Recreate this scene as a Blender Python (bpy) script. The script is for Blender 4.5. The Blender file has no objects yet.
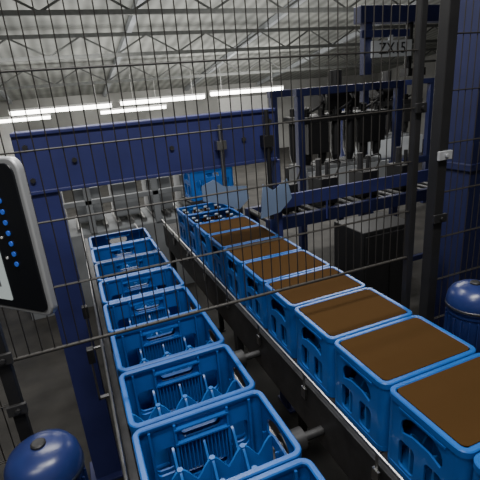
import bpy, bmesh, math, random
from mathutils import Vector, Matrix, Euler
random.seed(7)
C = 2.4           # camera height above the hall floor
H = 0.88          # crate rims below the camera
sc = bpy.context.scene
COL = sc.collection

# ------------------------------------------------------------------ materials
def mat(name, col, rough=0.5, metal=0.0, var=0.15, scale=12.0, bump=0.0, emis=None, estr=0.0, spec=0.5):
    m = bpy.data.materials.new(name); m.use_nodes = True
    nt = m.node_tree; b = nt.nodes['Principled BSDF']
    tc = nt.nodes.new('ShaderNodeTexCoord'); n = nt.nodes.new('ShaderNodeTexNoise')
    n.inputs['Scale'].default_value = scale; n.inputs['Detail'].default_value = 5
    nt.links.new(tc.outputs['Object'], n.inputs['Vector'])
    r = nt.nodes.new('ShaderNodeValToRGB')
    r.color_ramp.elements[0].position = 0.3; r.color_ramp.elements[1].position = 0.75
    r.color_ramp.elements[0].color = (*[c*(1-var) for c in col], 1)
    r.color_ramp.elements[1].color = (*[min(1, c*(1+var)) for c in col], 1)
    nt.links.new(n.outputs['Fac'], r.inputs['Fac'])
    nt.links.new(r.outputs['Color'], b.inputs['Base Color'])
    b.inputs['Roughness'].default_value = rough; b.inputs['Metallic'].default_value = metal
    b.inputs['Specular IOR Level'].default_value = spec
    if bump:
        bp = nt.nodes.new('ShaderNodeBump'); bp.inputs['Strength'].default_value = bump
        nt.links.new(n.outputs['Fac'], bp.inputs['Height']); nt.links.new(bp.outputs['Normal'], b.inputs['Normal'])
    if emis:
        b.inputs['Emission Color'].default_value = (*emis, 1); b.inputs['Emission Strength'].default_value = estr
    return m

M_CRATE = mat('crate_blue_plastic', (0.010, 0.092, 0.35), 0.36, var=0.15, scale=9)
M_DIV = mat('crate_divider_plastic', (0.016, 0.12, 0.40), 0.33, var=0.15, scale=14)
M_BROWN = mat('brown_sheet', (0.046, 0.024, 0.008), 0.95, var=0.02, spec=0.05)
M_GANTRY = mat('gantry_blue_paint', (0.026, 0.032, 0.135), 0.45, var=0.2, scale=4)
M_DKBLUE = mat('dark_blue_paint', (0.012, 0.016, 0.065), 0.5, var=0.2, scale=4)
M_MOTOR = mat('motor_blue_enamel', (0.016, 0.028, 0.12), 0.3, var=0.1, scale=20)
M_BLACK = mat('black_powder_coat', (0.010, 0.010, 0.011), 0.5, var=0.2)
M_WIRE = mat('fence_wire_coat', (0.014, 0.012, 0.010), 0.6, var=0.2)
M_STEEL = mat('brushed_steel', (0.38, 0.38, 0.38), 0.35, 1.0, var=0.15, scale=30)
M_DKSTEEL = mat('dark_oily_steel', (0.05, 0.05, 0.052), 0.5, 0.6, var=0.3, scale=15)
M_CHAIN = mat('slat_chain', (0.03, 0.03, 0.032), 0.5, 0.4, var=0.3, scale=40)
M_SILVER = mat('anodised_silver', (0.40, 0.41, 0.43), 0.4, 0.4, var=0.03)
M_BEZEL = mat('hmi_black_bezel', (0.006, 0.007, 0.010), 0.3, var=0.05)
M_SCREEN = mat('hmi_screen', (0.35, 0.40, 0.40), 0.3, var=0.1, scale=3, emis=(0.55, 0.62, 0.6), estr=0.35)
M_BTN = mat('hmi_blue_button', (0.02, 0.08, 0.45), 0.4, var=0.05, emis=(0.05, 0.2, 0.9), estr=0.2)
M_WHITE = mat('white_lacquer', (0.72, 0.72, 0.70), 0.5, var=0.05)
M_GREY = mat('grey_paint', (0.16, 0.17, 0.18), 0.6, var=0.25, scale=3)
M_LGREY = mat('light_grey_paint', (0.36, 0.38, 0.40), 0.6, var=0.2, scale=3)
M_BGREY = mat('bluegrey_plate', (0.15, 0.21, 0.33), 0.8, var=0.04)
M_TUBE = mat('fluorescent_tube', (1, 1, 1), 0.5, var=0.0, emis=(1.0, 0.98, 0.9), estr=14)
M_CAP = mat('silver_crown_cap', (0.62, 0.68, 0.74), 0.3, 0.5, var=0.1)
M_GLASS = mat('brown_bottle_glass', (0.05, 0.02, 0.006), 0.15, var=0.1)
M_TRUSS = mat('galvanised_truss', (0.12, 0.125, 0.12), 0.6, 0.2, var=0.2)
M_WOOD = mat('pallet_wood', (0.28, 0.18, 0.09), 0.8, var=0.25, scale=8)
M_RUST = mat('brown_cable_rubber', (0.10, 0.045, 0.015), 0.6, var=0.2)

def surf(name, c1, c2, scale, wave=None, rough=0.8, bump=0.2, axis='X'):
    m = bpy.data.materials.new(name); m.use_nodes = True
    nt = m.node_tree; b = nt.nodes['Principled BSDF']
    tc = nt.nodes.new('ShaderNodeTexCoord'); n = nt.nodes.new('ShaderNodeTexNoise')
    n.inputs['Scale'].default_value = scale; n.inputs['Detail'].default_value = 6
    nt.links.new(tc.outputs['Object'], n.inputs['Vector'])
    r = nt.nodes.new('ShaderNodeValToRGB')
    r.color_ramp.elements[0].position = .35; r.color_ramp.elements[1].position = .7
    r.color_ramp.elements[0].color = (*c1, 1); r.color_ramp.elements[1].color = (*c2, 1)
    nt.links.new(n.outputs['Fac'], r.inputs['Fac'])
    nt.links.new(r.outputs['Color'], b.inputs['Base Color'])
    b.inputs['Roughness'].default_value = rough
    bp = nt.nodes.new('ShaderNodeBump'); bp.inputs['Strength'].default_value = bump
    if wave:
        w = nt.nodes.new('ShaderNodeTexWave'); w.bands_direction = axis
        w.inputs['Scale'].default_value = wave
        nt.links.new(tc.outputs['Object'], w.inputs['Vector'])
        nt.links.new(w.outputs['Fac'], bp.inputs['Height'])
        mx = nt.nodes.new('ShaderNodeMixRGB'); mx.blend_type = 'MULTIPLY'; mx.inputs['Fac'].default_value = 0.35
        nt.links.new(r.outputs['Color'], mx.inputs['Color1']); nt.links.new(w.outputs['Color'], mx.inputs['Color2'])
        nt.links.new(mx.outputs['Color'], b.inputs['Base Color'])
        bp.inputs['Distance'].default_value = 0.05
    else:
        nt.links.new(n.outputs['Fac'], bp.inputs['Height'])
    nt.links.new(bp.outputs['Normal'], b.inputs['Normal'])
    return m
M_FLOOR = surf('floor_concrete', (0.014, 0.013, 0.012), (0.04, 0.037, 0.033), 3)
M_CEIL = surf('ceiling_sheet', (0.25, 0.26, 0.245), (0.42, 0.43, 0.40), 1.2, wave=1.2)
M_WALL = surf('wall_plaster', (0.22, 0.22, 0.21), (0.38, 0.38, 0.365), 0.8)

# ------------------------------------------------------------------ geometry helpers
def box(bm, c, s, rot=None):
    mtx = Matrix.Translation(c)
    if rot: mtx = mtx @ Euler(rot).to_matrix().to_4x4()
    mtx = mtx @ Matrix.Diagonal((s[0], s[1], s[2], 1))
    bmesh.ops.create_cube(bm, size=1, matrix=mtx)
def box2(bm, a, b):
    box(bm, [(a[i]+b[i])/2 for i in range(3)], [abs(b[i]-a[i]) for i in range(3)])
def cyl(bm, p1, p2, r, seg=16, r2=None):
    p1 = Vector(p1); p2 = Vector(p2); d = p2-p1
    q = d.to_track_quat('Z', 'Y').to_matrix().to_4x4()
    bmesh.ops.create_cone(bm, cap_ends=True, segments=seg, radius1=r, radius2=r if r2 is None else r2,
                          depth=d.length, matrix=Matrix.Translation((p1+p2)/2) @ q)
def lathe(bm, prof, c, seg=36):
    rings = []
    for r, z in prof:
        if r < 1e-5: rings.append([bm.verts.new((c[0], c[1], c[2]+z))])
        else: rings.append([bm.verts.new((c[0]+r*math.cos(2*math.pi*i/seg), c[1]+r*math.sin(2*math.pi*i/seg), c[2]+z)) for i in range(seg)])
    for a, b in zip(rings, rings[1:]):
        for i in range(seg):
            j = (i+1) % seg
            if len(a) == 1: bm.faces.new((a[0], b[i], b[j]))
            elif len(b) == 1: bm.faces.new((a[i], a[j], b[0]))
            else: bm.faces.new((a[i], a[j], b[j], b[i]))
def tube(bm, pts, r, seg=8):
    rings = []
    for i, p in enumerate(pts):
        p = Vector(p); d = (Vector(pts[min(i+1, len(pts)-1)])-Vector(pts[max(i-1, 0)])).normalized()
        q = d.to_track_quat('Z', 'Y').to_matrix()
        rings.append([bm.verts.new(p+q @ Vector((r*math.cos(2*math.pi*k/seg), r*math.sin(2*math.pi*k/seg), 0))) for k in range(seg)])
    for a, b in zip(rings, rings[1:]):
        for k in range(seg): bm.faces.new((a[k], a[(k+1) % seg], b[(k+1) % seg], b[k]))
    bm.faces.new(rings[0]); bm.faces.new(rings[-1])
def rrect(w, d, r, n=6):
    pts = []
    for cx, cy, a0 in ((w/2-r, d/2-r, 0), (-w/2+r, d/2-r, 90), (-w/2+r, -d/2+r, 180), (w/2-r, -d/2+r, 270)):
        for i in range(n+1):
            a = math.radians(a0+90*i/n); pts.append((cx+r*math.cos(a), cy+r*math.sin(a)))
    return pts
def sweep(bm, w, d, r, prof, n=6):
    loops = []
    for ins, z in prof:
        loops.append([bm.verts.new((x, y, z)) for x, y in rrect(w-2*ins, d-2*ins, max(r-ins, 0.004), n)])
    k = len(loops)
    for a in range(k):
        A = loops[a]; B = loops[(a+1) % k]
        for i in range(len(A)):
            j = (i+1) % len(A); bm.faces.new((A[i], A[j], B[j], B[i]))
def plate(bm, outer, holes, th, mtx):
    cu = bpy.data.curves.new('t', 'CURVE'); cu.dimensions = '2D'; cu.fill_mode = 'BOTH'; cu.extrude = th/2
    for lp in [outer]+holes:
        sp = cu.splines.new('POLY'); sp.points.add(len(lp)-1)
        for i, p in enumerate(lp): sp.points[i].co = (p[0], p[1], 0, 1)
        sp.use_cyclic_u = True
    o = bpy.data.objects.new('t', cu); COL.objects.link(o)
    bpy.context.view_layer.update()
    me = bpy.data.meshes.new_from_object(o)
    me.transform(mtx); bm.from_mesh(me)
    bpy.data.objects.remove(o); bpy.data.curves.remove(cu); bpy.data.meshes.remove(me)
def off(pts, dx, dy): return [(x+dx, y+dy) for x, y in pts]

def obj(name, bm, m, parent=None, bevel=0.0, smooth=False, **props):
    bmesh.ops.recalc_face_normals(bm, faces=bm.faces)
    me = bpy.data.meshes.new(name); bm.to_mesh(me); bm.free()
    me.materials.append(m)
    o = bpy.data.objects.new(name, me); COL.objects.link(o)
    if smooth:
        for p in me.polygons: p.use_smooth = True
        try:
            me.set_sharp_from_angle(angle=math.radians(38))
        except Exception: pass
    if bevel:
        bv = o.modifiers.new('bevel', 'BEVEL'); bv.width = bevel; bv.segments = 2; bv.limit_method = 'ANGLE'
    if parent: o.parent = parent
    for k, v in props.items(): o[k] = v
    return o
def empty(name, loc, **props):
    o = bpy.data.objects.new(name, None); o.location = loc; o.empty_display_size = 0.1
    COL.objects.link(o)
    for k, v in props.items(): o[k] = v
    return o
def dup(src, loc, **props):
    n = src.copy(); COL.objects.link(n); n.location = loc
    for k, v in props.items(): n[k] = v
    for ch in src.children:
        c = ch.copy(); c.parent = n; COL.objects.link(c)
        for g in ch.children:
            gg = g.copy(); gg.parent = c; COL.objects.link(gg)
    return n
BM = bmesh.new

# ------------------------------------------------------------------ setting
FY = 17.0
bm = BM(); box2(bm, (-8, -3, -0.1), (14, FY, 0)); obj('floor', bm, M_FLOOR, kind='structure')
def zc(y): return C+2.3-0.145*(y-4)
for i in range(20):   # the sloped sheet roof, one strip per metre
    ya, yb = -3+i, -2+i
    bm = BM()
    vs = [bm.verts.new(p) for p in ((-8, ya, zc(ya)), (14, ya, zc(ya)), (14, yb, zc(yb)), (-8, yb, zc(yb)),
                                    (-8, ya, zc(ya)+.1), (14, ya, zc(ya)+.1), (14, yb, zc(yb)+.1), (-8, yb, zc(yb)+.1))]
    for f in ((0, 1, 2, 3), (4, 5, 6, 7), (0, 1, 5, 4), (1, 2, 6, 5), (2, 3, 7, 6), (3, 0, 4, 7)): bm.faces.new([vs[k] for k in f])
    obj('ceiling', bm, M_CEIL, kind='structure')
bm = BM(); box2(bm, (-8, FY, 0), (14, FY+.1, zc(FY)+.1)); obj('wall_back', bm, M_WALL, kind='structure')
bm = BM(); box2(bm, (-8, -3.1, 0), (14, -3, zc(-3)+.1)); obj('wall_front', bm, M_WALL, kind='structure')
for nm, x in (('wall_left', -8.1), ('wall_right', 14.0)):
    bm = BM()
    q = [(x, -3, 0), (x, FY, 0), (x, FY, zc(FY)+.1), (x, -3, zc(-3)+.1)]
    a = [bm.verts.new(p) for p in q]; b = [bm.verts.new((p[0]+.1, p[1], p[2])) for p in q]
    bm.faces.new(a); bm.faces.new(b)
    for i in range(4): bm.faces.new((a[i], a[(i+1) % 4], b[(i+1) % 4], b[i]))
    obj(nm, bm, M_WALL, kind='structure')
for k, y in enumerate((7.2, 9.6, 12.2)):
    bm = BM(); zt = zc(y)-.12; zb = zt-.40
    box2(bm, (-7.9, y-.04, zt-.07), (13.9, y+.04, zt)); box2(bm, (-7.9, y-.04, zb-.05), (13.9, y+.04, zb+.02))
    x = -7.8; up = True
    while x < 13.2:
        cyl(bm, (x, y, zb if up else zt-.05), (x+.65, y, zt-.05 if up else zb), .018, 6)
        x += .65; up = not up
    obj('roof_truss', bm, M_TRUSS, label='grey steel lattice roof truss under the sheet ceiling', category='roof truss', group='roof trusses')
for x in (-4.5, -1.5, 1.6, 4.7, 7.8):
    bm = BM(); y0, y1 = 3.0, FY-.1
    vs = []
    for y in (y0, y1):
        for dx, dz in ((-.05, -.02), (.05, -.02), (.05, -.14), (-.05, -.14)): vs.append(bm.verts.new((x+dx, y, zc(y)+dz)))
    for f in ((0, 1, 2, 3), (4, 5, 6, 7), (0, 1, 5, 4), (1, 2, 6, 5), (2, 3, 7, 6), (3, 0, 4, 7)): bm.faces.new([vs[i] for i in f])
    obj('roof_beam', bm, M_LGREY, label='pale painted roof beam running along the sloped ceiling', category='beam', group='roof beams')

def lamp(x0, x1, y, z, r=.05):
    e = empty('fluorescent_lamp', ((x0+x1)/2, y, z), label='long glowing white fluorescent ceiling lamp on thin hangers', category='lamp', group='fluorescent lamps')
    L = x1-x0; ht = zc(y)-z-.005
    bm = BM(); box(bm, (0, 0, .1), (L, .16, .06)); cyl(bm, (-L*.35, 0, .1), (-L*.35, 0, ht), .008, 6); cyl(bm, (L*.35, 0, .1), (L*.35, 0, ht), .008, 6)
    obj('housing', bm, M_WHITE, e)
    bm = BM(); cyl(bm, (-L/2+.02, 0, .03), (L/2-.02, 0, .03), r, 10); obj('tube', bm, M_TUBE, e)
for x0, x1, z in ((-1.35, 1.5, -.03), (1.75, 4.5, 0), (4.7, 7.4, .06)): lamp(x0, x1, 14, C+z, .07)
for x0, x1 in ((-2.2, -.3), (1.2, 3.4)): lamp(x0, x1, 15, C-.24, .05)

# ------------------------------------------------------------------ crate master
CW, CD, CH = .405, .288, .27
def make_crate(loc, **props):
    e = empty('beverage_crate', loc, **props)
    bm = BM(); th = .007; r = .032
    LW = CW-2*r+.002
    outer = [(-LW/2, .0), (LW/2, .0), (LW/2, CH-.012), (-LW/2, CH-.012)]
    slot = off(rrect(.125, .040, .018), 0, CH-.060)
    wins = [off(rrect(.066, .10, .016), sx*.118, .125) for sx in (-1, 1)]
    low = [off(rrect(.14, .030, .012), 0, .050)]
    for sy in (-1, 1):
        m4 = Matrix.Translation((0, sy*(CD/2-th/2-.004), 0)) @ Matrix.Rotation(math.radians(90), 4, 'X')
        plate(bm, outer, [slot]+wins+low, th, m4)
        for i in range(13):
            x = -.072+i*.012
            box(bm, (x, sy*(CD/2-.016), .125), (.0035, .010, .11))
        for x in (-.082, .082, -.156, .156):
            box(bm, (x, sy*(CD/2-.017), CH/2), (.007, .014, CH-.03))
        box(bm, (0, sy*(CD/2-.018), CH-.086), (.17, .016, .006))
        box(bm, (0, sy*(CD/2-.018), CH-.034), (.17, .016, .006))
    LD = CD-2*r+.002
    outer = [(-LD/2, .0), (LD/2, .0), (LD/2, CH-.012), (-LD/2, CH-.012)]
    kid = []
    for i in range(17):
        a = math.pi-math.pi*i/16; kid.append((.078*math.cos(a), CH-.098+.062*max(math.sin(a), 0)**.8))
    kid += [(.070, CH-.114), (.03, CH-.100), (-.03, CH-.100), (-.070, CH-.114)]
    low = [off(rrect(.062, .10, .016), sx*.050, .078) for sx in (-1, 1)]
    for sx in (-1, 1):
        m4 = Matrix.Translation((sx*(CW/2-th/2-.004), 0, 0)) @ Matrix.Rotation(math.radians(90), 4, 'Z') @ Matrix.Rotation(math.radians(90), 4, 'X')
        plate(bm, outer, [kid]+low, th, m4)
        for y in (-.088, 0, .088):
            box(bm, (sx*(CW/2-.016), y, .075), (.012, .006, .14))
        box(bm, (sx*(CW/2-.002), 0, CH-.031), (.006, .17, .008))
    for sx in (-1, 1):
        for sy in (-1, 1):
            cx, cy = sx*(CW/2-r), sy*(CD/2-r); n = 7
            base = math.atan2(sy, sx)-math.pi/4
            o1 = []; i1 = []; o2 = []; i2 = []
            for k in range(n+1):
                a = base+math.pi/2*k/n
                for lst, rr, z in ((o1, r-.003, 0), (o2, r-.003, CH-.012), (i1, r-.012, 0), (i2, r-.012, CH-.012)):
                    lst.append(bm.verts.new((cx+rr*math.cos(a), cy+rr*math.sin(a), z)))
            for k in range(n):
                bm.faces.new((o1[k], o1[k+1], o2[k+1], o2[k])); bm.faces.new((i1[k], i1[k+1], i2[k+1], i2[k]))
    sweep(bm, CW, CD, r, [(0, CH-.022), (0, CH-.003), (.003, CH), (.015, CH), (.018, CH-.003), (.018, CH-.014), (.012, CH-.022)])
    sweep(bm, CW, CD, r, [(.002, .0), (.002, .018), (.014, .018), (.014, .0)])
    box(bm, (0, 0, .008), (CW-.03, CD-.03, .006))
    o = obj('body', bm, M_CRATE, e, smooth=True)
    bm = BM(); nx, ny = 4, 3; iw, idp = CW-.024, CD-.024
    def wavy(L, ncell, hi, lo):
        top = []; N = ncell*8
        for i in range(N+1):
            t = i/N; top.append((L/2-L*t, lo+(hi-lo)*(abs(math.cos(math.pi*t*ncell))**1.3)))
        return [(-L/2, .01), (L/2, .01)]+top
    for j in range(1, ny):
        plate(bm, wavy(iw, nx, .170, .115), [], .007, Matrix.Translation((0, -idp/2+idp*j/ny, 0)) @ Matrix.Rotation(math.radians(90), 4, 'X'))
    for j in range(1, nx):
        plate(bm, wavy(idp, ny, .170, .115), [], .007, Matrix.Translation((-iw/2+iw*j/nx, 0, 0)) @ Matrix.Rotation(math.radians(90), 4, 'Z') @ Matrix.Rotation(math.radians(90), 4, 'X'))
    for i in range(1, nx):
        for j in range(1, ny):
            cyl(bm, (-iw/2+iw*i/nx, -idp/2+idp*j/ny, .01), (-iw/2+iw*i/nx, -idp/2+idp*j/ny, .172), .009, 8)
    obj('divider', bm, M_DIV, e, smooth=True)
    return e

ZB = C-H-CH       # conveyor surface
LX = .010+CW/2; RX = .755+CW/2
LBL_E = 'empty bright blue plastic bottle crate with divider on the conveyor'
LBL_F = 'bright blue plastic crate covered by a brown sheet on the conveyor'
P = .293
first = make_crate((LX, 1.03-P/2-P, ZB), label=LBL_E, category='crate', group='empty crates on the conveyor')
for k in range(-0, 8):
    dup(first, (LX+random.uniform(-.003, .003), 1.03-P/2+P*k, ZB))
RY = [.845-P/2+P*k for k in range(-1, 10)]
NB = 9
sheet_me = None
for i, y in enumerate(RY):
    full = i >= NB
    dup(first, (RX, y, ZB), label=LBL_F if not full else 'blue plastic crate filled with capped bottles beyond the gantry',
        group='covered crates on the conveyor' if not full else 'filled crates on the conveyor')
    if not full:
        if sheet_me is None:
            b2 = BM(); pts = rrect(CW-.038, CD-.038, .02, 4)
            a = [b2.verts.new((x, y_, 0)) for x, y_ in pts]; c = [b2.verts.new((x, y_, .004)) for x, y_ in pts]
            b2.faces.new(a); b2.faces.new(c)
            for q in range(len(a)): b2.faces.new((a[q], a[(q+1) % len(a)], c[(q+1) % len(a)], c[q]))
            s = obj('cover_sheet', b2, M_BROWN, label='flat matte brown sheet lying in the top of a crate', category='cover sheet', group='brown cover sheets')
            sheet_me = s
        else:
            s = sheet_me.copy(); COL.objects.link(s)
        s.location = (RX, y, ZB+CH-.005)
dup(first, (RX+.16, RY[-1]+.29, ZB+CH+.03), label='bright blue crate lifted above the conveyor by the transfer table', group='crates at the transfer table')
e = empty('transfer_table', (RX+.16, RY[-1]+.29, 0), label='dark steel transfer table carrying a raised blue crate', category='table')
bm = BM(); box2(bm, (-.22, -.14, ZB+CH+.0), (.22, .14, ZB+CH+.028)); obj('top', bm, M_DKSTEEL, e, bevel=.003)
for sy in (-.12, .12):
    bm = BM(); box2(bm, (.22, sy-.02, .0), (.26, sy+.02, ZB+CH+.028)); obj('leg', bm, M_DKSTEEL, e)

bm = BM()
lathe(bm, [(0, .0), (.031, .0), (.033, .01), (.033, .13), (.026, .16), (.014, .20), (.013, .235), (0, .235)], (0, 0, 0), 12)
be = empty('bottle', (0, 0, 0), label='brown glass bottle with silver cap standing in a crate', category='bottle', group='bottles in the crates')
obj('body', bm, M_GLASS, be, smooth=True)
bm = BM(); cyl(bm, (0, 0, .235), (0, 0, .245), .0155, 12); obj('cap', bm, M_CAP, be)
bpos = []
for y in RY[NB:]:
    for i in range(4):
        for j in range(3):
            bpos.append((RX-.381/2+.381*(i+.5)/4, y-.264/2+.264*(j+.5)/3, ZB+.012))
be.location = bpos[0]
for p in bpos[1:]: dup(be, p)

# ------------------------------------------------------------------ conveyors
def conveyor(x0, x1, y0, y1, lab, outer, gl):
    e = empty('conveyor', ((x0+x1)/2, (y0+y1)/2, 0), label=lab, category='conveyor')
    o = Vector(e.location)
    def mk(name, m, fn, **k):
        bm = BM(); fn(bm); bmesh.ops.translate(bm, verts=bm.verts, vec=-o); return obj(name, bm, m, e, **k)
    mk('frame', M_DKSTEEL, lambda b: [box2(b, (x0-.02, y0, ZB-.22), (x0+.012, y1, ZB-.001)), box2(b, (x1-.012, y0, ZB-.22), (x1+.02, y1, ZB-.001))]
       + [box2(b, (x0, y, ZB-.14), (x1, y+.04, ZB-.08)) for y in [y0+.1+.6*i for i in range(int((y1-y0)/.6))]], bevel=.003)
    def slats(b):
        y = y0
        while y < y1-.04:
            box2(b, (x0+.018, y, ZB-.03), (x1-.018, y+.034, ZB-.002)); y += .038
    mk('slat_chain', M_CHAIN, slats, kind='stuff')
    for y in (y0+.15, (y0+y1)/2, y1-.15):
        for x in (x0+.004, x1-.004):
            mk('leg', M_DKSTEEL, lambda b: [box2(b, (x-.02, y-.025, .01), (x+.02, y+.025, ZB-.15)), box2(b, (x-.022, y-.05, 0), (x+.022, y+.05, .012))])
    for x, s in ((x0-.018, -1), (x1+.018, 1)):
        z = .10 if s == outer else .05
        bm = BM(); cyl(bm, (x+s*.008, y0, ZB+z), (x+s*.008, y1, ZB+z), .007, 10)
        for y in [y0+.12+.45*i for i in range(int((y1-y0)/.45))]:
            cyl(bm, (x+s*.010, y, ZB-.06), (x+s*.010, y, ZB+z), .005, 6); box(bm, (x+s*.012, y, ZB-.04), (.010, .03, .05))
        obj('guide_rail', bm, M_STEEL, label=gl, category='rail', group='conveyor guide rails')
    return e
conveyor(-.004, .429, .25, 4.0, 'dark steel slat conveyor carrying the empty blue crates', -1, 'round steel guide rail on brackets beside the empty crates')
conveyor(.741, 1.174, .25, 4.0, 'dark steel slat conveyor carrying the covered crates', 1, 'round steel guide rail on brackets beside the covered crates')

for yy in (1.15, 1.75):
    bm = BM()
    cyl(bm, (.45, yy, ZB-.14), (.72, yy, ZB-.14), .018, 14); cyl(bm, (.54, yy, ZB-.14), (.63, yy, ZB-.14), .045, 20)
    obj('drive_shaft', bm, M_DKSTEEL, smooth=True, label='dark steel cross shaft with pulley between the conveyors', category='drive shaft', group='cross shafts')
bm = BM(); box2(bm, (.50, .5, .78), (.68, 3.8, .82)); box2(bm, (.56, .6, 0), (.62, .66, .78)); box2(bm, (.56, 3.6, 0), (.62, 3.66, .78)); box2(bm, (.50, .5, .82), (.512, 3.8, .88)); box2(bm, (.668, .5, .82), (.68, 3.8, .88))
obj('cable_tray', bm, M_DKSTEEL, bevel=.002, label='dark metal cable tray on posts between the conveyors', category='cable tray')
for i, (x, m, l) in enumerate(((.535, M_RUST, 'brown rubber cable lying in the cable tray'), (.585, M_BLACK, 'black rubber cable lying in the cable tray'), (.64, M_RUST, 'brown rubber cable lying in the cable tray'))):
    bm = BM(); tube(bm, [(x+.010*math.sin(t*1.7+i*2), .52+t*.15, .833) for t in range(21)], .011)
    obj('cable', bm, m, smooth=True, label=l, category='cable', group='cables in the tray')
for y in (.95, 1.75, 2.2):
    e = empty('photo_sensor', (-.085, y, ZB-.02), label='small black photo sensor on a steel bracket beside the conveyor', category='sensor', group='photo sensors')
    bm = BM(); box2(bm, (-.012, -.018, .10), (.018, .018, .17)); obj('housing', bm, M_BLACK, e, bevel=.003)
    bm = BM(); box2(bm, (-.005, -.01, -.10), (.003, .01, .11)); box2(bm, (-.005, -.01, -.10), (.060, .01, -.09)); obj('bracket', bm, M_STEEL, e)

# ------------------------------------------------------------------ gantry
GY = 2.5
g = empty('gantry_frame', (.5, GY, 0), label='blue painted steel portal frame straddling both conveyors', category='gantry')
def gpart(name, m, fn, **k):
    bm = BM(); fn(bm); bmesh.ops.translate(bm, verts=bm.verts, vec=-Vector(g.location)); return obj(name, bm, m, g, **k)
GX0, GX1, GZ0, GZ1 = -.255, 1.22, C-.405, C-.10
gpart('crossbeam', M_GANTRY, lambda b: [box2(b, (GX0, GY-.07, GZ0), (GX1, GY+.07, GZ1)), box2(b, (GX0, GY-.085, GZ1-.015), (GX1, GY+.085, GZ1+.005)), box2(b, (GX0, GY-.085, GZ0-.01), (GX1, GY+.085, GZ0+.01))], bevel=.004)
gpart('column', M_GANTRY, lambda b: [box2(b, (-.255, GY-.065, .02), (-.085, GY+.065, GZ0-.01)), box2(b, (-.29, GY-.11, 0), (-.06, GY+.11, .02))], bevel=.004)
gpart('column', M_GANTRY, lambda b: [box2(b, (1.210, GY-.065, .02), (1.245, GY+.065, GZ0-.01)), box2(b, (1.210, GY-.11, 0), (1.30, GY+.11, .02))], bevel=.004)
for x, z in [(-.2, C-.17), (-.2, C-.34), (.02, C-.26), (.55, C-.26), (1.0, C-.26), (1.18, C-.17), (1.18, C-.34)]:
    gpart('bolt', M_DKSTEEL, lambda b: [cyl(b, (x, GY-.085, z), (x, GY-.068, z), .014, 6)])
gpart('guide_rod', M_STEEL, lambda b: [cyl(b, (.84, GY-.10, C-.60), (.84, GY-.10, C-.16), .010, 12), box2(b, (.81, GY-.12, C-.30), (.87, GY-.07, C-.25))])
gpart('guide_rod', M_BLACK, lambda b: [cyl(b, (1.14, GY-.12, C-.78), (1.14, GY-.12, C-.10), .014, 12), box2(b, (1.11, GY-.14, C-.32), (1.17, GY-.07, C-.25))])
def plan(name, pts, c, y, lab):
    bm = BM(); plate(bm, pts, [], .008, Matrix.Translation((c[0], y, c[1])) @ Matrix.Rotation(math.radians(90), 4, 'X'))
    return obj(name, bm, M_BGREY, label=lab, category='guide plate')
plan('guide_plate', [(-.15, .07), (-.07, .10), (-.01, .05), (.14, .03), (.15, -.05), (.08, -.11), (-.02, -.06), (-.15, -.02)], (.84, C-.57), GY-.114, 'flat blue-grey sheet metal guide plate hanging from a rod')
plan('guide_plate', [(-.10, -.13), (-.07, .09), (.0, .04), (.10, .10), (.13, -.03), (.04, -.11)], (1.15, C-.63), GY-.139, 'notched blue-grey sheet metal plate hanging on a black rod')

# ------------------------------------------------------------------ motors
def motor(x, y, ztop, lab, side):
    e = empty('drive_motor', (x, y, ztop-.42), label=lab, category='motor')
    def prt(n, m, prof, **k):
        bm = BM(); lathe(bm, prof, (0, 0, 0), 40); return obj(n, bm, m, e, smooth=True, **k)
    prt('housing', M_MOTOR, [(0, .12), (.085, .12), (.092, .13), (.092, .29), (.097, .295), (.097, .312), (0, .312)])
    prt('fan_cowl', M_MOTOR, [(0, .312), (.100, .312), (.103, .318), (.103, .345), (.098, .372), (.085, .395), (.062, .410), (.035, .418), (0, .420)])
    prt('band', M_STEEL, [(.1035, .322), (.105, .324), (.105, .332), (.1035, .334)])
    bm = BM(); lathe(bm, [(.0, .419), (.02, .419), (.02, .425), (.016, .428), (0, .428)], (0, 0, 0), 20); obj('cap_screw', bm, M_DKSTEEL, e)
    bm = BM(); box(bm, (0, 0, .05), (.15, .15, .14)); box(bm, (side*.10, 0, .05), (.06, .09, .09)); obj('gearbox', bm, M_MOTOR, e, bevel=.008)
    bm = BM()
    for k in range(20):
        a = 2*math.pi*k/20; box(bm, (.095*math.cos(a), .095*math.sin(a), .21), (.012, .004, .15), (0, 0, a))
    obj('cooling_fins', bm, M_MOTOR, e)
    bm = BM(); box(bm, (-side*.11, 0, .21), (.05, .08, .09)); obj('terminal_box', bm, M_BLACK, e, bevel=.004)
    bm = BM(); b0 = -(ztop-.42); box2(bm, (-.03, -.03, b0), (.03, .03, -.02)); box2(bm, (-.08, -.08, b0), (.08, .08, b0+.012)); obj('stand', bm, M_DKSTEEL, e)
motor(-.235, 1.09, C-.875, 'dark blue enamelled domed drive motor beside the conveyor', 1)
motor(1.425, 1.10, C-.80, 'dark blue domed drive motor beside the covered crates', -1)

# ------------------------------------------------------------------ fence
FYY = 1.28
def post(x, w, lab, br):
    e = empty('fence_post', (x, FYY, 0), label=lab, category='fence post', group='fence posts')
    bm = BM(); box2(bm, (-w/2, -w/2, .01), (w/2, w/2, C+.75)); box2(bm, (-w/2, -.05, 0), (w/2, .05, .012)); obj('upright', bm, M_BLACK, e, bevel=.003)
    for z, m in br:
        bm = BM(); box2(bm, (-w/2-.008, -w/2-.012, z-.018), (w/2+.012, -w/2, z+.018)); cyl(bm, (.004, -w/2-.02, z), (.004, -w/2-.012, z), .009, 6); obj('bracket', bm, m, e, bevel=.002)
post(-.30, .035, 'slim black steel fence post with clamp brackets', [(C-.68, M_DKSTEEL), (C-.86, M_DKSTEEL)])
post(1.238, .028, 'thin black fence upright behind the covered crates', [(C-.1, M_BLACK)])
post(1.365, .048, 'thick black steel fence post with white latch bracket', [(C-.29, M_SILVER), (C-.55, M_BLACK)])
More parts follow.
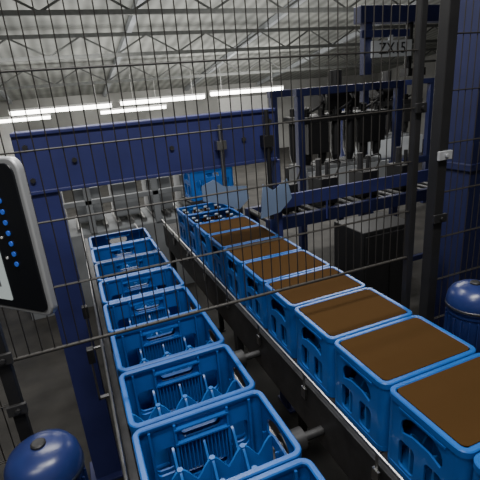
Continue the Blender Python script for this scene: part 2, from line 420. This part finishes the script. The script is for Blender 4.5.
def panel(x0, x1, z0, z1, lab, step=.036):
    e = empty('wire_fence', ((x0+x1)/2, FYY, z0), label=lab, category='fence', group='wire mesh fence sections')
    bm = BM(); x = x0+step/2; cx = (x0+x1)/2
    while x < x1: cyl(bm, (x-cx, 0, 0), (x-cx, 0, z1-z0), .0019, 6); x += step
    z = .0
    while z < z1-z0:
        for dy in (-.004, .004): cyl(bm, (x0-cx, dy, z), (x1-cx, dy, z), .0022, 6)
        z += .2
    obj('wire_mesh', bm, M_WIRE, e)
    for z in (0, z1-z0):
        bm = BM(); cyl(bm, (x0-cx, -.006, z), (x1-cx, -.006, z), .005, 8); obj('edge_bar', bm, M_WIRE, e)
panel(-.282, 1.223, C-.70, C+.72, 'black welded wire mesh fence above the crate opening')
panel(1.390, 2.6, .15, C+.72, 'full height black wire mesh fence beside the post')
panel(-1.8, -.318, .15, C+.72, 'full height black wire mesh fence behind the touch panel')

# ------------------------------------------------------------------ HMI panel
ux = Vector((-.70, .714, 0)).normalized(); nz = Vector((-.714, -.70, 0)).normalized(); up = Vector((0, 0, 1))
R = Matrix((ux, up, nz)).transposed().to_4x4()
W, HH = .36, .285
h = empty('touch_panel', (0, 0, 0), label='silver-rimmed black operator touch panel with blue function keys', category='control panel')
h.matrix_world = Matrix.Translation((-.080, .75, C-.350)) @ R
def slab(name, m, x0, x1, y0, y1, z0, z1, r, bev=0.0, parent=h):
    bm = BM(); pts = off(rrect(x1-x0, y1-y0, r, 6), (x0+x1)/2, (y0+y1)/2)
    a = [bm.verts.new((x, y, z0)) for x, y in pts]; c = [bm.verts.new((x, y, z1)) for x, y in pts]
    bm.faces.new(a); bm.faces.new(c)
    for q in range(len(a)): bm.faces.new((a[q], a[(q+1) % len(a)], c[(q+1) % len(a)], c[q]))
    return obj(name, bm, m, parent, bevel=bev, smooth=True)
slab('housing', M_SILVER, 0, W, 0, HH, -.014, .0, .022, .003)
slab('bezel', M_BEZEL, .009, W-.009, .009, HH-.009, .0, .003, .018, .001)
slab('screen', M_SCREEN, .092, W-.06, .024, HH-.024, .003, .004, .004)
for i in range(8):
    bm = BM(); y = .10+i*.019; cyl(bm, (.056, y, .003), (.056, y, .005), .0045, 14); obj('function_key', bm, M_BTN, h)
    if i % 2 == 0:
        bm = BM(); cyl(bm, (.076, y+.01, .003), (.076, y+.01, .0045), .0025, 10); obj('indicator', bm, M_WHITE, h)
for i in range(5):
    slab('menu_bar', M_GREY, .112, W-.075, .05+i*.04, .065+i*.04, .004, .0046, .002)
bm = BM(); box(bm, (.18, .14, -.038), (.12, .12, .048)); obj('arm_mount', bm, M_BLACK, h, bevel=.005)
bm = BM()
inv = h.matrix_world.inverted()
p1 = Vector((.18, .14, -.06)); p2 = inv @ Vector((-.30, FYY-.024, C-.2)); cyl(bm, p1, p2, .02, 12); obj('support_arm', bm, M_BLACK, h)

# ------------------------------------------------------------------ background machinery
def machine(loc, lab):
    e = empty('packing_machine', loc, label=lab, category='machine')
    bm = BM()
    for sx in (-.75, .75):
        for sy in (-.35, .35): box2(bm, (sx-.045, sy-.045, 0), (sx+.045, sy+.045, 2.32))
    for sy in (-.35, .35):
        box2(bm, (-.81, sy-.05, 2.32), (.81, sy+.05, 2.41)); box2(bm, (-.81, sy-.05, .85), (.81, sy+.05, .97))
    obj('frame', bm, M_DKBLUE, e, bevel=.006)
    bm = BM(); box2(bm, (-.65, -.28, 1.98), (.65, .28, 2.06)); box2(bm, (-.25, -.2, 2.12), (.25, .2, 2.34)); cyl(bm, (0, 0, 2.0), (0, 0, 2.6), .09, 16); box2(bm, (-.6, -.3, 1.60), (-.3, .0, 1.98)); box2(bm, (.2, -.3, 1.66), (.6, .1, 1.98))
    obj('gripper_plate', bm, M_BLACK, e, bevel=.004)
    for i in range(6):
        for j in range(2):
            bm = BM(); gx, gy = -.55+i*.22, -.18+j*.36
            cyl(bm, (gx, gy, 1.55), (gx, gy, 1.98), .062, 14); cyl(bm, (gx, gy, 1.45), (gx, gy, 1.55), .035, 12, .062); cyl(bm, (gx, gy, 2.06), (gx, gy, 2.16), .04, 12)
            obj('gripper_head', bm, M_BLACK, e, smooth=True)
    for i in range(6):
        x0 = -.55+i*.22; sw = .10*(-1)**i
        bm = BM(); tube(bm, [(x0+sw*math.sin(t*math.pi), -.2-.2*math.sin(t*math.pi), 2.1+.3*t) for t in [k/10 for k in range(11)]], .018)
        obj('hose', bm, M_BLACK, e, smooth=True)
    bm = BM(); box2(bm, (-.7, -.28, .97), (.7, .28, 1.03)); box2(bm, (-.68, -.31, 1.03), (.68, -.28, 1.38))
    obj('infeed_table', bm, M_LGREY, e, bevel=.004)
    for i in range(7):
        bm = BM(); box2(bm, (-.6+i*.18, -.25, 1.03), (-.48+i*.18, .25, 1.42)); obj('bottle_guide', bm, M_GREY, e, bevel=.004)
machine((3.42, 5.0, 0), 'dark blue framed packing machine with black gripper heads and hoses')
machine((5.8, 6.8, 0), 'dark blue framed packing machine further along the hall')

e = empty('overhead_traverse', (3.85, 4.6, 0), label='dark blue overhead traverse carriage with lettering on a plate', category='machine')
bm = BM(); box2(bm, (-.5, -.22, C+.66), (1.6, -.08, C+.84)); box2(bm, (-.42, -.2, C+.10), (-.32, -.1, C+.7)); box2(bm, (1.40, -.2, 0), (1.52, -.1, C+.7)); box2(bm, (-.5, -.24, C+.5), (.2, -.2, C+.58))
obj('frame', bm, M_DKBLUE, e, bevel=.006)
bm = BM()
for x in (.3, .45): cyl(bm, (x, -.12, C+.1), (x, -.12, C+.7), .045, 12)
box2(bm, (.24, -.2, C+.05), (.52, -.05, C+.14))
obj('cylinder_bank', bm, M_BLACK, e, smooth=True)
bm = BM(); box2(bm, (-.38, -.28, C+.28), (.20, -.25, C+.46)); box2(bm, (-.11, -.25, C+.38), (-.06, -.22, C+.52)); obj('sign_plate', bm, M_LGREY, e)
tcu = bpy.data.curves.new('lettering', 'FONT'); tcu.body = 'ZX15'; tcu.size = .17; tcu.extrude = .002; tcu.align_x = 'CENTER'; tcu.align_y = 'CENTER'
to = bpy.data.objects.new('t', tcu); COL.objects.link(to); bpy.context.view_layer.update()
tm = bpy.data.meshes.new_from_object(to); bpy.data.objects.remove(to)
tm.materials.clear(); tm.materials.append(M_BLACK)
to = bpy.data.objects.new('lettering', tm); COL.objects.link(to); to.parent = e; to.location = (-.09, -.283, C+.37); to.rotation_euler = (math.radians(90), 0, 0)

bm = BM(); box2(bm, (2.42, 2.0, 0), (2.75, 2.3, C+1.2)); box2(bm, (2.38, 1.96, 0), (2.79, 2.34, .03)); box2(bm, (2.40, 1.98, C-.6), (2.77, 2.32, C-.55))
obj('machine_column', bm, M_DKBLUE, bevel=.006, label='tall dark blue painted steel machine column', category='column')
e = empty('cross_conveyor', (2.55, 3.6, 0), label='dark blue framed cross conveyor with steel rollers', category='conveyor')
bm = BM(); box2(bm, (-1.0, -.28, 1.18), (1.3, -.22, 1.30)); box2(bm, (-1.0, .22, 1.18), (1.3, .28, 1.30))
for x in (-.9, .15, 1.2):
    for y in (-.25, .25): box2(bm, (x-.03, y-.03, 0), (x+.03, y+.03, 1.18))
box2(bm, (-1.0, -.27, .5), (1.3, -.23, .56)); obj('frame', bm, M_DKBLUE, e, bevel=.004)
bm = BM()
for i in range(18): cyl(bm, (-.95+i*.13, -.22, 1.27), (-.95+i*.13, .22, 1.27), .028, 12)
obj('roller_bed', bm, M_DKSTEEL, e, smooth=True)
bm = BM(); box2(bm, (-.97, -.33, 1.40), (1.27, -.30, 1.52))
for i in range(5): cyl(bm, (-.9+i*.5, -.32, 1.22), (-.9+i*.5, -.32, 1.42), .010, 8)
obj('guide_rail', bm, M_GANTRY, e)
for i, x in enumerate((1.85, 2.3, 2.8, 3.3)):
    e = empty('valve_block', (x, 3.58, 1.30), label='black pneumatic valve block with cylinders on the cross conveyor', category='valve block', group='valve blocks')
    bm = BM(); box2(bm, (-.10, -.12, 0), (.10, .12, .26)); obj('body', bm, M_BLACK, e, bevel=.005)
    bm = BM(); cyl(bm, (-.05, 0, .26), (-.05, 0, .44), .03, 12); cyl(bm, (.05, 0, .26), (.05, 0, .40), .02, 12); obj('cylinder', bm, M_DKSTEEL, e, smooth=True)
    bm = BM(); tube(bm, [(.05+.12*math.sin(t*3.14/8), -.05, .40+.10*math.sin(t*3.14/8)-.03*t) for t in range(9)], .009); obj('hose', bm, M_BLACK, e, smooth=True)
e = empty('control_cabinet', (1.95, 2.35, 0), label='black machine cabinet with doors near the posts', category='cabinet')
bm = BM(); box2(bm, (-.22, -.15, .08), (.22, .2, 1.45)); box2(bm, (-.18, -.12, 0), (.18, .17, .08)); obj('body', bm, M_BLACK, e, bevel=.006)
for sx in (-1, 1):
    bm = BM(); box2(bm, (sx*.108-.10, -.165, .12), (sx*.108+.10, -.15, 1.42)); d = obj('door', bm, M_BLACK, e, bevel=.003)
    bm = BM(); box2(bm, (sx*.03-.008, -.185, .75), (sx*.03+.008, -.165, .88)); obj('handle', bm, M_SILVER, d, bevel=.002)

e = empty('depalletizer', (.6, 5.6, 0), label='grey steel depalletizing machine with guard rails', category='machine')
bm = BM(); box2(bm, (-1.4, -.4, 0), (1.2, .5, .95))
for x in (-1.3, -.5, .3, 1.1): box2(bm, (x-.04, -.42, .95), (x+.04, -.34, 1.75))
box2(bm, (-1.35, -.42, 1.30), (1.15, -.36, 1.36)); box2(bm, (-1.35, -.42, 1.70), (1.15, -.36, 1.78)); obj('body', bm, M_GREY, e, bevel=.006)
bm = BM()
for i in range(16): cyl(bm, (-1.3+i*.16, -.3, .98), (-1.3+i*.16, .45, .98), .03, 10)
obj('roller_bed', bm, M_STEEL, e, smooth=True)
bm = BM()
for i in range(5): box2(bm, (-1.1+i*.45, -.1, 1.02), (-.78+i*.45, .3, 1.45))
obj('carton_row', bm, M_GREY, e, bevel=.01)
def crate_stack(px, py, nz):
    bm = BM()
    for i in range(3): box2(bm, (px-.6, py-.4+i*.35, .0), (px+.6, py-.3+i*.35, .10))
    for i in range(5): box2(bm, (px-.6+i*.26, py-.4, .10), (px-.44+i*.26, py+.4, .13))
    obj('pallet', bm, M_WOOD, label='wooden pallet carrying stacked crates', category='pallet', group='pallets')
    for k in range(nz):
        for i in range(2): dup(first, (px-.3+i*.6-.02, py-.1, .131+k*(CH+.001)), label='blue plastic crate stacked on a pallet', group='crates stacked on pallets')
crate_stack(-1.5, 6.5, 5)
for i, (x, w) in enumerate(((-3.2, 1.6), (6.0, 2.2))):
    bm = BM(); box2(bm, (x, FY-.06, 0), (x+w, FY-.005, 2.3)); obj('door_%d' % (i+1), bm, M_WHITE, kind='structure')

# ------------------------------------------------------------------ lights
def area(loc, sx, sy, p, rot=(0, 0, 0), col=(1, .98, .94)):
    l = bpy.data.lights.new('area_light', 'AREA'); l.shape = 'RECTANGLE'; l.size = sx; l.size_y = sy; l.energy = p; l.color = col
    o = bpy.data.objects.new('area_light', l); o.location = loc; o.rotation_euler = rot; COL.objects.link(o)
area((.4, .2, C+2.2), 1.8, .3, 125)
area((-1.2, -.6, C+2.0), 1.6, .3, 55, rot=(math.radians(-15), 0, 0))
area((.3, 2.8, C+1.9), 1.8, .3, 105)
area((4, 5.5, C+1.6), 2.5, .3, 160)
area((0, 8.5, C+1.2), 3, .4, 170)
area((6, 10, C+1.0), 3, .4, 230)
area((2, 9, C-1.8), 8, 6, 380, rot=(math.pi, 0, 0))  # added uplight to brighten the roof sheets, no real fixture
area((5, 11, C-.6), 3, 2, 120, rot=(math.radians(90), 0, 0))  # upright light facing the back wall, without a fixture
w = bpy.data.worlds.new('world'); sc.world = w; w.use_nodes = True
w.node_tree.nodes['Background'].inputs[0].default_value = (.5, .52, .55, 1); w.node_tree.nodes['Background'].inputs[1].default_value = .3

# ------------------------------------------------------------------ camera
cam = bpy.data.cameras.new('camera'); co = bpy.data.objects.new('camera', cam); COL.objects.link(co)
cam.sensor_width = 36; cam.lens = 31.5; cam.clip_start = .02
back = Vector((-.336, -.884, .327)).normalized()
right = Vector((.922, -.379, -.078)); right = (right-back*right.dot(back)).normalized()
upv = back.cross(right)
mt = Matrix((right, upv, back)).transposed().to_4x4(); mt.translation = (0, 0, C)
co.matrix_world = mt
sc.camera = co
